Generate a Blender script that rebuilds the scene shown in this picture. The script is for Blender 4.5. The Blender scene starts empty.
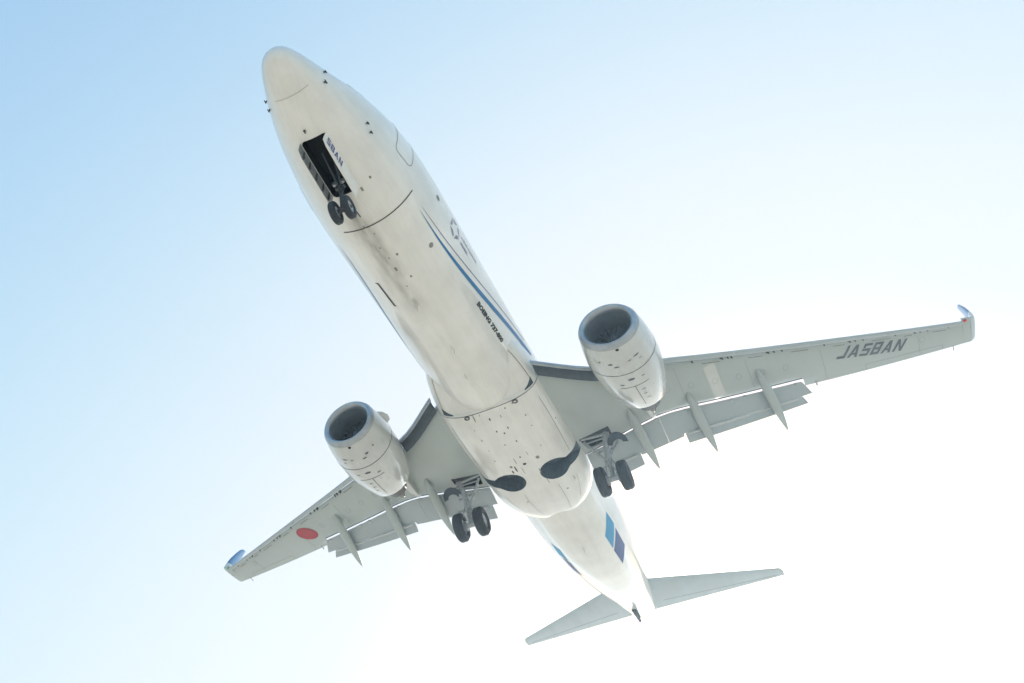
import bpy, bmesh, math, random
import numpy as np
from mathutils import Vector, Matrix
random.seed(4)
rad = math.radians
S = bpy.context.scene
COL = S.collection

# ------------------------------------------------------------------ camera
PITCH = rad(2.5)
HEIGHT = 25.3
PLANE_M = Matrix.Translation((0, 0, HEIGHT)) @ Matrix.Rotation(PITCH, 4, 'Y')
# camera pose in the aircraft's own frame (x aft, y starboard, z up)
CR = Matrix(((0.46771214, -0.88338834, -0.02950258),
             (0.64947394, 0.36612261, -0.66643667),
             (0.59952395, 0.29253937, 0.74497769)))
right, down, fwd = Vector(CR[0]), Vector(CR[1]), Vector(CR[2])
CPOS = Vector((-9.14502145, -6.95618129, -24.02343948))
L = Matrix.Identity(4)
for i in range(3):
    L[i][0] = right[i]; L[i][1] = -down[i]; L[i][2] = -fwd[i]; L[i][3] = CPOS[i]
cam_d = bpy.data.cameras.new('camera')
cam = bpy.data.objects.new('camera', cam_d); COL.objects.link(cam)
cam.matrix_world = PLANE_M @ L
cam_d.sensor_width = 36; cam_d.lens = 916.04 / 1024 * 36
cam_d.shift_x = (512 - 364.49) / 1024
cam_d.shift_y = -(341.5 - 307.02) / 1024
cam_d.clip_start = 0.1; cam_d.clip_end = 30000
S.camera = cam

# ------------------------------------------------------------------ light
sun_local = Vector((0.914, 0.011, 0.406))
SUN = (PLANE_M.to_3x3() @ sun_local).normalized()
SUN_EL = math.asin(SUN.z)
SUN_ROT = math.atan2(SUN.x, SUN.y)          # sky texture: clockwise from +Y
W = bpy.data.worlds.new('World'); S.world = W; W.use_nodes = True
wn = W.node_tree; bg = wn.nodes['Background']
sky = wn.nodes.new('ShaderNodeTexSky'); sky.sky_type = 'NISHITA'; sky.sun_disc = False
sky.sun_elevation = SUN_EL; sky.sun_rotation = SUN_ROT
sky.air_density = 1.0; sky.dust_density = 2.5; sky.ozone_density = 1.0; sky.altitude = 0
# humid, bright air: the clear-sky radiance saturates towards white as haze thickens near the sun
def wmath(op, a, b=None):
    q = wn.nodes.new('ShaderNodeMath'); q.operation = op
    for i_, v_ in enumerate((a, b)):
        if v_ is None: continue
        if isinstance(v_, (int, float)): q.inputs[i_].default_value = v_
        else: wn.links.new(v_, q.inputs[i_])
    return q.outputs[0]
sp = wn.nodes.new('ShaderNodeSeparateColor'); cb = wn.nodes.new('ShaderNodeCombineColor')
wn.links.new(sky.outputs[0], sp.inputs[0])
for ch, (k, top) in enumerate(((.60, 2.92), (.82, 3.06), (1.02, 3.22))):
    sat = wmath('MULTIPLY', wmath('SUBTRACT', 1, wmath('POWER', 2.71828, wmath('MULTIPLY', sp.outputs[ch], -k))), top)
    exc = wmath('MULTIPLY', wmath('MAXIMUM', wmath('SUBTRACT', sp.outputs[ch], 8), 0), .10)
    exc = wmath('ADD', exc, wmath('MULTIPLY', wmath('MAXIMUM', wmath('SUBTRACT', sp.outputs[ch], 14), 0), .35))
    wn.links.new(wmath('ADD', sat, exc), cb.inputs[ch])
wn.links.new(cb.outputs[0], bg.inputs[0]); bg.inputs[1].default_value = 0.106
sd = bpy.data.lights.new('sun', 'SUN'); sd.energy = 4.8; sd.angle = rad(0.5); sd.color = (1, .975, .94)
so = bpy.data.objects.new('sun', sd); COL.objects.link(so)
so.rotation_euler = SUN.to_track_quat('Z', 'Y').to_euler()
so.location = (60, 0, 80)
S.view_settings.view_transform = 'Standard'; S.view_settings.look = 'None'
S.view_settings.gamma = 1; S.view_settings.use_curve_mapping = False
S.view_settings.exposure = 1.5

# ------------------------------------------------------------------ materials
def mat(name, col, rough=.4, metal=0, coat=0, spec=.5, noise=0, nscale=3, emis=None, bump=0, stretch=(1, 1, 1), coat_ior=1.5):
    m = bpy.data.materials.new(name); m.use_nodes = True
    n = m.node_tree; b = n.nodes['Principled BSDF']
    b.inputs['Base Color'].default_value = (*col, 1)
    b.inputs['Roughness'].default_value = rough; b.inputs['Metallic'].default_value = metal
    b.inputs['Coat Weight'].default_value = coat; b.inputs['Coat Roughness'].default_value = .08; b.inputs['Coat IOR'].default_value = coat_ior
    b.inputs['Specular IOR Level'].default_value = spec
    if noise or bump:
        tc = n.nodes.new('ShaderNodeTexCoord'); mp = n.nodes.new('ShaderNodeMapping')
        mp.inputs['Scale'].default_value = stretch
        nz = n.nodes.new('ShaderNodeTexNoise'); nz.inputs['Scale'].default_value = nscale
        nz.inputs['Detail'].default_value = 6; nz.inputs['Roughness'].default_value = .62
        n.links.new(tc.outputs['Object'], mp.inputs[0]); n.links.new(mp.outputs[0], nz.inputs['Vector'])
        if noise:
            mx = n.nodes.new('ShaderNodeMix'); mx.data_type = 'RGBA'
            mr = n.nodes.new('ShaderNodeMapRange'); mr.inputs[1].default_value = .35; mr.inputs[2].default_value = .7
            n.links.new(nz.outputs[0], mr.inputs[0]); n.links.new(mr.outputs[0], mx.inputs[0])
            mx.inputs[6].default_value = (*col, 1)
            mx.inputs[7].default_value = (*[c * (1 - noise) for c in col], 1)
            n.links.new(mx.outputs[2], b.inputs['Base Color'])
            m['mix'] = mx.name
        if bump:
            bp = n.nodes.new('ShaderNodeBump'); bp.inputs['Strength'].default_value = bump
            bp.inputs['Distance'].default_value = .02
            n.links.new(nz.outputs[0], bp.inputs['Height']); n.links.new(bp.outputs[0], b.inputs['Normal'])
    if emis:
        b.inputs['Emission Color'].default_value = (*emis[:3], 1); b.inputs['Emission Strength'].default_value = emis[3]
    return m

def body_paint(name, col, dirt, grime=.0, streak_y=None, seams=None, coat=.6, rough=.3, bumpiness=.0, ior=1.5):
    """glossy aircraft paint with air-stream streaks (object space, x runs aft)"""
    m = mat(name, col, rough, 0, coat, coat_ior=ior)
    n = m.node_tree; b = n.nodes['Principled BSDF']; lk = n.links.new
    tc = n.nodes.new('ShaderNodeTexCoord')
    def noise(scale, stretch, detail=5, lo=.4, hi=.75):
        mp = n.nodes.new('ShaderNodeMapping'); mp.inputs['Scale'].default_value = stretch
        nz = n.nodes.new('ShaderNodeTexNoise'); nz.inputs['Scale'].default_value = scale; nz.inputs['Detail'].default_value = detail
        mr = n.nodes.new('ShaderNodeMapRange'); mr.inputs[1].default_value = lo; mr.inputs[2].default_value = hi
        lk(tc.outputs['Object'], mp.inputs[0]); lk(mp.outputs[0], nz.inputs['Vector']); lk(nz.outputs[0], mr.inputs[0])
        return mr.outputs[0]
    def mth(op, a, bb=None, clamp=False):
        q = n.nodes.new('ShaderNodeMath'); q.operation = op; q.use_clamp = clamp
        for i, v in enumerate((a, bb)):
            if v is None: continue
            if isinstance(v, (int, float)): q.inputs[i].default_value = v
            else: lk(v, q.inputs[i])
        return q.outputs[0]
    s1 = noise(2.2, (.18, 1.6, 1.6)); s2 = noise(.7, (1, 1, 1), 4, .35, .8); s3 = noise(9, (.25, 2, 2), 4, .52, .75)
    f = mth('MULTIPLY', mth('ADD', mth('ADD', mth('MULTIPLY', s1, .22), mth('MULTIPLY', s2, .5)), mth('MULTIPLY', s3, .12)), dirt)
    if streak_y is not None:
        # soot trailing aft of the nose gear along the keel
        sx = n.nodes.new('ShaderNodeSeparateXYZ'); lk(tc.outputs['Object'], sx.inputs[0])
        wob = noise(.9, (.5, .5, .5), 3, .3, .7)
        yy = mth('ABSOLUTE', mth('SUBTRACT', mth('ADD', sx.outputs[1], mth('MULTIPLY', wob, .25)), streak_y))
        band = mth('SUBTRACT', 1, mth('DIVIDE', yy, .5), True)
        x0 = mth('MULTIPLY', mth('SUBTRACT', sx.outputs[0], 4.0), 2.0, True)
        x1 = mth('MULTIPLY', mth('SUBTRACT', 10.5, sx.outputs[0]), .3, True)
        under = mth('MULTIPLY', mth('SUBTRACT', -1.2, sx.outputs[2]), 3, True)
        st = mth('MULTIPLY', mth('MULTIPLY', mth('MULTIPLY', band, x0), mth('MULTIPLY', x1, under)), noise(2.5, (.35, 1.5, 1.5), 5, .2, .6))
        f = mth('ADD', f, mth('MULTIPLY', st, .85), True)
    mx = n.nodes.new('ShaderNodeMix'); mx.data_type = 'RGBA'
    lk(f, mx.inputs[0]); mx.inputs[6].default_value = (*col, 1); mx.inputs[7].default_value = (.26, .245, .205, 1)
    lk(mx.outputs[2], b.inputs['Base Color'])
    rr = n.nodes.new('ShaderNodeMapRange'); rr.inputs[3].default_value = rough; rr.inputs[4].default_value = min(1, rough + .3)
    lk(f, rr.inputs[0]); lk(rr.outputs[0], b.inputs['Roughness'])
    if bumpiness:
        nz = n.nodes.new('ShaderNodeTexNoise'); nz.inputs['Scale'].default_value = 1.3; nz.inputs['Detail'].default_value = 2
        lk(tc.outputs['Object'], nz.inputs['Vector'])
        bp = n.nodes.new('ShaderNodeBump'); bp.inputs['Strength'].default_value = bumpiness; bp.inputs['Distance'].default_value = .03
        lk(nz.outputs[0], bp.inputs['Height']); lk(bp.outputs[0], b.inputs['Normal']); lk(bp.outputs[0], b.inputs['Coat Normal'])
    return m

M = {}
M['white'] = body_paint('fuselage_white_paint', (.78, .765, .72), .5, streak_y=0.35, coat=1., rough=.5, bumpiness=.05, ior=1.85)
M['fair'] = body_paint('fairing_white_paint', (.78, .77, .73), .5, coat=.9, rough=.45, bumpiness=.05, ior=1.7)
M['wing'] = body_paint('wing_grey_paint', (.39, .435, .425), .3, coat=.25, rough=.38)
M['wing2'] = body_paint('flap_grey_paint', (.38, .43, .45), .3, coat=.25, rough=.4)
M['tail'] = body_paint('tail_grey_paint', (.44, .50, .53), .35, coat=.3, rough=.35)
M['nacelle'] = body_paint('nacelle_grey_paint', (.53, .545, .53), .5, coat=1., ior=1.8, rough=.25)
M['alu'] = mat('polished_aluminium', (.42, .455, .49), .32, .8, noise=.2)
M['steel'] = mat('gear_steel', (.50, .54, .57), .4, .3, noise=.4, nscale=8)
M['darkmetal'] = mat('burnt_metal', (.13, .13, .13), .45, .6, noise=.4)
M['duct'] = mat('inlet_duct_grey', (.19, .235, .275), .5, .0, noise=.25)
M['fan'] = mat('fan_blade', (.12, .155, .19), .55, .1, noise=.2)
M['slate'] = mat('dark_cavity_grey', (.055, .075, .095), .6, 0, noise=.35, nscale=5)
M['gearblack'] = mat('dark_gear_metal', (.07, .08, .09), .4, .4, noise=.4, nscale=8)  # even dark tone shared by the nose gear and leg bays
M['well'] = mat('wheel_well_grey', (.11, .145, .18), .6, 0, noise=.25, nscale=5)
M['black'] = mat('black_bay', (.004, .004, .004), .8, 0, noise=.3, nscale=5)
M['seam'] = mat('dark_seal', (.045, .035, .03), .6)
M['softseam'] = mat('panel_gap', (.22, .21, .19), .6)
M['tyre'] = mat('tyre_rubber', (.032, .038, .048), .7, noise=.3, nscale=9)
M['navy'] = mat('navy_paint', (.03, .045, .20), .3, coat=.5)
M['letter'] = mat('dark_lettering', (.075, .085, .10), .45)
M['ink'] = mat('black_lettering', (.015, .016, .02), .45)
M['blue'] = mat('blue_paint', (.012, .15, .34), .4, coat=.15, spec=.3)
M['lblue'] = mat('light_blue_paint', (.03, .28, .52), .5, coat=.1, spec=.25)
M['tailblue'] = mat('deep_blue_paint', (.045, .09, .25), .5, coat=.1, spec=.25)
M['purple'] = mat('dark_violet_paint', (.17, .14, .22), .3, coat=.5)
M['red'] = mat('red_roundel_paint', (.40, .022, .034), .5, noise=.2)
M['redglass'] = mat('red_lamp_glass', (.6, .02, .02), .2)
M['greenglass'] = mat('green_lamp_glass', (.02, .35, .12), .2)
M['glass'] = mat('window_glass', (.02, .025, .03), .08)
M['grime'] = mat('grimy_access_panel', (.27, .27, .24), .6, noise=.4, nscale=10)

# ------------------------------------------------------------------ helpers
def tag(o, label=None, cat=None, group=None, kind=None):
    if label: o['label'] = label
    if cat: o['category'] = cat
    if group: o['group'] = group
    if kind: o['kind'] = kind
    return o

def mk(name, bm, m, parent=None, smooth=True, ang=32):
    bm.normal_update()
    if smooth:
        for f in bm.faces: f.smooth = True
        for e in bm.edges:
            if len(e.link_faces) == 2 and e.calc_face_angle(0) > rad(ang): e.smooth = False
    me = bpy.data.meshes.new(name); bm.to_mesh(me); bm.free()
    ms = m if isinstance(m, (list, tuple)) else [m]
    for q in ms: me.materials.append(q)
    o = bpy.data.objects.new(name, me); COL.objects.link(o)
    if parent: o.parent = parent
    return o

def loft(bm, rings, closed=True, caps=True, mi=0):
    vs = [[bm.verts.new(p) for p in r] for r in rings]
    for a, b in zip(vs[:-1], vs[1:]):
        k = len(a)
        for i in range(k if closed else k - 1):
            j = (i + 1) % k
            try: f = bm.faces.new((a[i], a[j], b[j], b[i])); f.material_index = mi
            except ValueError: pass
    if caps and closed:
        for r in (vs[0], vs[-1]):
            try: f = bm.faces.new(r); f.material_index = mi
            except ValueError: pass
    return vs

def fix(bm):
    bmesh.ops.remove_doubles(bm, verts=bm.verts, dist=1e-5)
    bmesh.ops.recalc_face_normals(bm, faces=bm.faces)

def tube(bm, a, b, r0, r1=None, n=14, mi=0):
    a, b = Vector(a), Vector(b); r1 = r0 if r1 is None else r1
    d = (b - a).normalized(); u = d.orthogonal().normalized(); v = d.cross(u)
    rg = []
    for p, r in ((a, r0), (b, r1)):
        rg.append([p + r * (math.cos(t) * u + math.sin(t) * v) for t in [2 * math.pi * i / n for i in range(n)]])
    loft(bm, rg, mi=mi)

def box(bm, c, s, rot=None, mi=0):
    r = bmesh.ops.create_cube(bm, size=1)
    mt = Matrix.Translation(c) @ (rot.to_4x4() if rot else Matrix.Identity(4)) @ Matrix.Diagonal((*s, 1))
    bmesh.ops.transform(bm, matrix=mt, verts=r['verts'])
    for f in set(f for v in r['verts'] for f in v.link_faces): f.material_index = mi
    return r['verts']

def lathe(bm, prof, c, axis='x', n=48, mi=0, sy=1, sz=1):
    """prof: (along, radius) list"""
    c = Vector(c); rings = []
    for s, r in prof:
        rg = []
        for i in range(n):
            t = 2 * math.pi * i / n
            if axis == 'x': rg.append(c + Vector((s, r * math.cos(t) * sy, r * math.sin(t) * sz)))
            elif axis == 'y': rg.append(c + Vector((r * math.cos(t), s, r * math.sin(t))))
            else: rg.append(c + Vector((r * math.cos(t), r * math.sin(t), s)))
        rings.append(rg)
    return loft(bm, rings, caps=False, mi=mi)

def pchip(xs, ys):
    xs = np.array(xs, float); ys = np.array(ys, float)
    h = np.diff(xs); d = np.diff(ys) / h; m = np.zeros(len(xs))
    for i in range(1, len(xs) - 1):
        if d[i - 1] * d[i] > 0:
            w1 = 2 * h[i] + h[i - 1]; w2 = h[i] + 2 * h[i - 1]
            m[i] = (w1 + w2) / (w1 / d[i - 1] + w2 / d[i])
    m[0] = d[0]; m[-1] = d[-1]
    def f(x):
        x = min(max(x, xs[0]), xs[-1]); i = min(int(np.searchsorted(xs, x, 'right')) - 1, len(h) - 1); i = max(i, 0)
        t = (x - xs[i]) / h[i]
        return float((2*t**3-3*t**2+1)*ys[i] + (t**3-2*t**2+t)*h[i]*m[i] + (-2*t**3+3*t**2)*ys[i+1] + (t**3-t**2)*h[i]*m[i+1])
    return f

def boolean(o, cutters):
    """subtract the cutter bmeshes from o and keep the result as o's own mesh"""
    for bm in cutters:
        fix(bm)
        me = bpy.data.meshes.new('c'); bm.to_mesh(me); bm.free()
        c = bpy.data.objects.new('c', me); COL.objects.link(c); c.matrix_world = PLANE_M
        md = o.modifiers.new('b', 'BOOLEAN'); md.operation = 'DIFFERENCE'; md.object = c; md.solver = 'EXACT'
        bpy.context.view_layer.update()
        dg = bpy.context.evaluated_depsgraph_get()
        nm = bpy.data.meshes.new_from_object(o.evaluated_get(dg))
        o.modifiers.clear(); old = o.data; o.data = nm; bpy.data.meshes.remove(old)
        bpy.data.objects.remove(c); bpy.data.meshes.remove(me)

# ------------------------------------------------------------------ ground (below the camera; lights the belly)
g = bmesh.new()
rings = [[(r * math.cos(t), r * math.sin(t), 0) for t in [2 * math.pi * i / 64 for i in range(64)]] for r in (30, 120, 600, 2500, 12000)]
loft(g, rings, caps=False)
c0 = g.verts.new((0, 0, 0)); g.verts.ensure_lookup_table()
for i in range(64): g.faces.new((c0, g.verts[i], g.verts[(i + 1) % 64]))
fix(g)
gm = mat('dry_grass_and_concrete', (.39, .366, .315), .9, noise=.35, nscale=.05)
ground = mk('ground', g, gm, smooth=False); tag(ground, kind='structure')

# ------------------------------------------------------------------ the aircraft
PLANE = bpy.data.objects.new('airliner', None); COL.objects.link(PLANE)
PLANE.matrix_world = PLANE_M
tag(PLANE, 'white twin-engine airliner with grey wings seen from below, landing gear down, against the bright sky', 'airplane')

# ---- fuselage shape
f_top = pchip([0, .1, .35, 1.0, 1.7, 2.5, 3.4, 5.0, 6.6, 32, 34, 36, 37.4, 38.02],
              [-.85, -.54, -.32, -.05, .18, .72, 1.22, 1.74, 1.88, 1.88, 1.84, 1.62, 1.34, 1.12])
f_bot = pchip([0, .1, .35, 1.0, 1.7, 2.5, 3.4, 4.6, 6.0, 24, 26, 28, 30, 32, 34, 36, 37.4, 38.02],
              [-.85, -1.12, -1.28, -1.50, -1.68, -1.83, -1.96, -2.07, -2.13, -2.13, -2.04, -1.78, -1.38, -.90, -.36, .18, .56, .72])
f_wid = pchip([0, .1, .35, 1.0, 1.7, 2.5, 3.4, 4.6, 6.0, 7, 25, 28, 30, 32, 34, 36, 37.4, 38.02],
              [0, .28, .5, .80, 1.07, 1.32, 1.53, 1.74, 1.86, 1.88, 1.88, 1.79, 1.63, 1.39, 1.09, .80, .54, .3])
f_mid = pchip([0, 1, 2.5, 5, 7, 24, 30, 34, 38.02], [-.85, -.78, -.5, -.1, 0, 0, .25, .72, .92])
def fus(x, phi, off=0.):
    """phi: 0 = starboard, 90 = up, -90 = keel, 180 = port (radians)"""
    t, b, w, m = f_top(x), f_bot(x), f_wid(x), f_mid(x)
    c, s = math.cos(phi), math.sin(phi)
    h = (t - m) if s > 0 else (m - b)
    return Vector((x, (w + off) * c, m + (h + off) * s))
def fusz(x, y, off=0.):
    """keel-side point for a given y"""
    w = f_wid(x); c = max(-1, min(1, y / (w + off)))
    return Vector((x, y, f_mid(x) - (f_mid(x) - f_bot(x) + off) * math.sqrt(max(0, 1 - c * c))))
def ray_fus(u, v, off=0., tab=None):
    """point of the hull seen at a pixel of the survey photo (used once, to lay out the livery)"""
    d = CR.transposed() @ Vector(((u - 364.49) / 916.04, (v - 307.02) / 916.04, 1))
    s = 18.; prev = None
    while s < 60:
        p = CPOS + d * s
        if 0.01 < p.x < 38:
            w = f_wid(p.x) + off; m = f_mid(p.x); h = (f_top(p.x) - m if p.z > m else m - f_bot(p.x)) + off
            if (p.y / w) ** 2 + ((p.z - m) / h) ** 2 < 1: return p
        s += .01
    return None
def phi_of(p):
    m = f_mid(p.x); h = (f_top(p.x) - m if p.z > m else m - f_bot(p.x))
    return math.atan2((p.z - m) / h, p.y / f_wid(p.x))

xs = [0.004, .03, .08, .16, .28, .42, .6, .8, 1.05, 1.35, 1.7, 2.1, 2.5, 2.95, 3.4, 3.9, 4.5, 5.2, 6, 7] + list(np.arange(8, 24.5, 1)) + list(np.arange(24.5, 37.5, .5)) + [37.7, 38.02]
N = 96
bm = bmesh.new()
loft(bm, [[fus(x, 2 * math.pi * i / N) for i in range(N)] for x in xs]); fix(bm)
FUS = mk('fuselage', bm, M['white'], PLANE)

# nose wheel bay
fusz_ = lambda x, y: fusz(x, y, -.02)
def prism(bm, pts, z0, z1, mi=0):
    loft(bm, [[(x, y, z0) for x, y in pts], [(x, y, z1) for x, y in pts]], mi=mi)
def rrect(x0, x1, y0, y1, r, n=4):
    out = []
    for cx, cy, a0 in ((x1 - r, y1 - r, 0), (x0 + r, y1 - r, 90), (x0 + r, y0 + r, 180), (x1 - r, y0 + r, 270)):
        for i in range(n + 1):
            a = rad(a0 + 90 * i / n); out.append((cx + r * math.cos(a), cy + r * math.sin(a)))
    return out
bay = rrect(2.44, 4.40, -.36, .47, .13)
c = bmesh.new(); prism(c, bay, -3, -1.25)
def well_outline(s, r=.58, cx=19.2, cy=.9, neck0=18.95, neck1=19.47):
    pts = []
    for i in range(28):
        a = rad(40 + 280 * i / 27)
        pts.append((cx + r * math.sin(a) , cy + r * math.cos(a)))
    pts += [(neck0 - .02, 1.45), (neck0, 2.3), (neck1, 2.3), (neck1 + .02, 1.45)]
    return [(x, s * y) for x, y in pts]
cutters = [c]
for s in (1, -1):
    c = bmesh.new(); prism(c, well_outline(s), -3, -1.5); cutters.append(c)
boolean(FUS, cutters)
def paint_cavity(o, m, x0, x1, y0, y1, ztop=-1.2):
    o.data.materials.append(m); k = len(o.data.materials) - 1
    for f in o.data.polygons:
        c_, n_ = f.center, f.normal
        if x0 < c_.x < x1 and y0 < abs(c_.y) < y1 and c_.z < ztop and (abs(n_.x) > .97 or (abs(n_.z) < .02 and abs(c_.y) < 1.9)): f.material_index = k
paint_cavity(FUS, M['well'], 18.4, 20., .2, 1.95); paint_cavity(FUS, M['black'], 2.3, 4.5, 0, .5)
def liner(name, pts, z0, z1, m, parent, ins=.0):
    bm = bmesh.new()
    lo = [(x, y, z0) for x, y in pts]; hi = [(x, y, z1) for x, y in pts]
    vs = loft(bm, [lo, hi], caps=False); bm.faces.new(vs[1]); fix(bm)
    for f in bm.faces: f.normal_flip()
    return mk(name, bm, m, parent)
def grow(pts, k):
    cx = sum(p[0] for p in pts) / len(pts); cy = sum(p[1] for p in pts) / len(pts)
    return [(cx + (x - cx) * k, cy + (y - cy) * k) for x, y in pts]
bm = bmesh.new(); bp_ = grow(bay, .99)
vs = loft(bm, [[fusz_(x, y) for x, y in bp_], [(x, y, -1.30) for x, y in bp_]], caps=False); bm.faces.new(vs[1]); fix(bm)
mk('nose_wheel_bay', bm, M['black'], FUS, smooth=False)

# surface strips and patches that follow the hull
def hull_strip(name, pts, m, parent=None, off=.006, fn=None):
    """pts: list of (x, phi_low, phi_high)"""
    bm = bmesh.new(); rows = []
    for x, a, b in pts:
        k = max(2, int(abs(b - a) * 24) + 1)
        rows.append((x, a, b))
    K = 6
    grid = [[bm.verts.new(fus(x, a + (b - a) * i / K, off)) for i in range(K + 1)] for x, a, b in rows]
    for g0, g1 in zip(grid[:-1], grid[1:]):
        for i in range(K): bm.faces.new((g0[i], g0[i + 1], g1[i + 1], g1[i]))
    bmesh.ops.recalc_face_normals(bm, faces=bm.faces)
    return mk(name, bm, m, parent or FUS)
def line_on(name, pts, w, m, fn, parent):
    """pts -> 3D points through fn(p, off); a thin raised sealant bead"""
    bm = bmesh.new(); P = [fn(*p, .004) for p in pts]; Q = [fn(*p, .2) for p in pts]
    prev = None
    for i, p in enumerate(P):
        t = (P[min(i + 1, len(P) - 1)] - P[max(i - 1, 0)]).normalized(); nrm = (Q[i] - p).normalized(); sd = t.cross(nrm).normalized()
        ww = w if not callable(w) else w(i / (len(P) - 1))
        cur = [bm.verts.new(p + sd * ww / 2 + nrm * .001), bm.verts.new(p + nrm * .005), bm.verts.new(p - sd * ww / 2 + nrm * .001)]
        if prev:
            for j in range(2): bm.faces.new((prev[j], prev[j + 1], cur[j + 1], cur[j]))
        prev = cur
    bmesh.ops.recalc_face_normals(bm, faces=bm.faces)
    return mk(name, bm, m, parent)
D = rad
# section joint behind the nose
line_on('seam', [(5.70, D(a)) for a in np.linspace(-143, -62, 30)], .035, M['seam'], lambda x, p, o: fus(x, p, o), FUS)
line_on('seam', [(1.15, D(a)) for a in np.linspace(-128, -52, 30)], .010, M['softseam'], lambda x, p, o: fus(x, p, o), FUS)

# cheat line, surveyed on the port side and mirrored
lowc = [(419, 207, .0), (423, 215, .6), (428, 224, 1.2), (436, 237, 2.2), (444, 248, 3), (463, 270, 4.4), (480, 292, 5.4), (495, 311, 6.), (516, 336, 6.4), (531, 355, 6.6)]
upc = [(422, 207, .3), (434, 224, .9), (451, 246, 1.2), (468, 268, 1.4), (484, 289, 1.6), (498, 306, 1.8), (507, 316, 2), (516, 328, 2), (524, 341, 1.6)]
def stripe(name, lst, m, mirror, widen=1., dshift=0.):
    pts = []
    for u, v, w in lst:
        p = ray_fus(u, v)
        if p is None: continue
        ph = phi_of(p); ph = ph if ph < 0 else ph - 2 * math.pi      # port lower side: about -180..-90
        pts.append((p.x, ph, w))
    pts = [q for q in pts if q[1] > -3.6]
    fx = np.array([q[0] for q in pts]); fp = np.array([q[1] for q in pts]); fw = np.array([q[2] for q in pts])
    o = np.argsort(fx); fx, fp, fw = fx[o], fp[o], fw[o]
    cf = np.polyfit(fx, fp, 3)
    rows = []
    for x in np.linspace(fx[0], fx[-1], 40):
        ph = float(np.polyval(cf, x)) + dshift; hw = float(np.interp(x, fx, fw)) * .0072 * widen
        a, b = ph - hw, ph + hw
        if mirror: a, b = math.pi - a, math.pi - b
        rows.append((x, a, b))
    return hull_strip(name, rows, m), (fx, cf)
for mir in (False, True):
    stripe('stripe', lowc, M['blue'], mir)
    stripe('stripe', upc, M['purple'], mir)

# tail bands (port survey, mirrored); shape cut off where glare washes the paint out
def band(pix, m, mirror):
    reach = .45 if mirror else 1.03
    P = [ray_fus(u, v) for u, v in pix]
    P = [(p.x, (phi_of(p) if phi_of(p) < 0 else phi_of(p) - 2 * math.pi)) for p in P]
    bm = bmesh.new(); K = 16; grid = []
    for k in np.linspace(0, 1, 10):
        lo = [P[0][i] + (P[1][i] - P[0][i]) * k for i in (0, 1)]; up = [P[2][i] + (P[3][i] - P[2][i]) * k for i in (0, 1)]
        row = []
        for j in np.linspace(0, reach, K):
            x = lo[0] + (up[0] - lo[0]) * j; a = lo[1] + (up[1] - lo[1]) * j
            row.append(bm.verts.new(fus(x, math.pi - a if mirror else a, .008)))
        grid.append(row)
    for g0, g1 in zip(grid[:-1], grid[1:]):
        for i in range(K - 1): bm.faces.new((g0[i], g0[i + 1], g1[i + 1], g1[i]))
    bmesh.ops.recalc_face_normals(bm, faces=bm.faces)
    return mk('livery_band', bm, m, FUS)
for mir in (False, True):
    band([(605, 536), (612.9, 548), (606, 512), (613.8, 524)], M['lblue'], mir)
    band([(613.9, 550.3), (622.7, 563.4), (615.2, 528), (624.5, 545)], M['tailblue'], mir)

# ---- lettering
BX = {}
def seg(poly, w): return poly, w
GL = {  # blocky stroke letters in a 4 x 6 cell: list of quads
 'J': [[(0, 0), (3, 0), (3, 1.2), (0, 1.2)], [(3, 0), (4.2, 0), (4.2, 6), (3, 6)]],
 'A': [[(0, 0), (1.3, 0), (2.45, 4.3), (1.8, 6)], [(1.8, 6), (2.45, 4.3), (3.1, 6)], [(3.6, 0), (4.9, 0), (3.1, 6), (2.45, 4.3)], [(1.65, 1.3), (3.25, 1.3), (2.98, 2.3), (1.92, 2.3)]],
 '5': [[(0, 0), (4.2, 0), (4.2, 1.1), (0, 1.1)], [(3, 1.5), (4.2, 1.1), (4.2, 3.5), (3, 3.2)], [(0, 2.5), (4.2, 2.5), (4.2, 3.6), (0, 3.6)], [(0, 3.9), (1.2, 3.9), (1.2, 4.9), (0, 4.9)], [(0, 4.9), (4.2, 4.9), (4.2, 6), (0, 6)]],
 '8': [[(0, 0), (4.4, 0), (4.4, 1.1), (0, 1.1)], [(0, 2.5), (4.4, 2.5), (4.4, 3.5), (0, 3.5)], [(0, 4.9), (4.4, 4.9), (4.4, 6), (0, 6)],
       [(0, 1.1), (1.2, 1.1), (1.2, 2.5), (0, 2.5)], [(3.2, 1.1), (4.4, 1.1), (4.4, 2.5), (3.2, 2.5)], [(0, 3.5), (1.2, 3.5), (1.2, 4.9), (0, 4.9)], [(3.2, 3.5), (4.4, 3.5), (4.4, 4.9), (3.2, 4.9)]],
 'N': [[(0, 0), (1.2, 0), (1.2, 6), (0, 6)], [(3.4, 0), (4.6, 0), (4.6, 6), (3.4, 6)], [(1.2, 6), (1.2, 4), (3.4, 0), (3.4, 2)]],
}
def block_text(txt, h, shear=.0, gap=1.3, wk=1.):
    """list of polygons in (along, up) metres"""
    out = []; cx = 0; k = h / 6
    for ch in txt:
        for q in GL[ch]: out.append([((cx + a * wk) * k + b * k * shear, b * k) for a, b in q])
        cx += max(a for q in GL[ch] for a, b in q) * wk + gap
    return out, (cx - gap) * k
def font_text(txt, size, shear=0, offset=0., res=2, squash=1.):
    cu = bpy.data.curves.new('t', 'FONT'); cu.body = txt; cu.size = size; cu.shear = shear; cu.offset = offset; cu.resolution_u = res
    ob = bpy.data.objects.new('t', cu); COL.objects.link(ob)
    bpy.context.view_layer.update(); dg = bpy.context.evaluated_depsgraph_get()
    me = bpy.data.meshes.new_from_object(ob.evaluated_get(dg)); bpy.data.objects.remove(ob)
    return me
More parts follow.
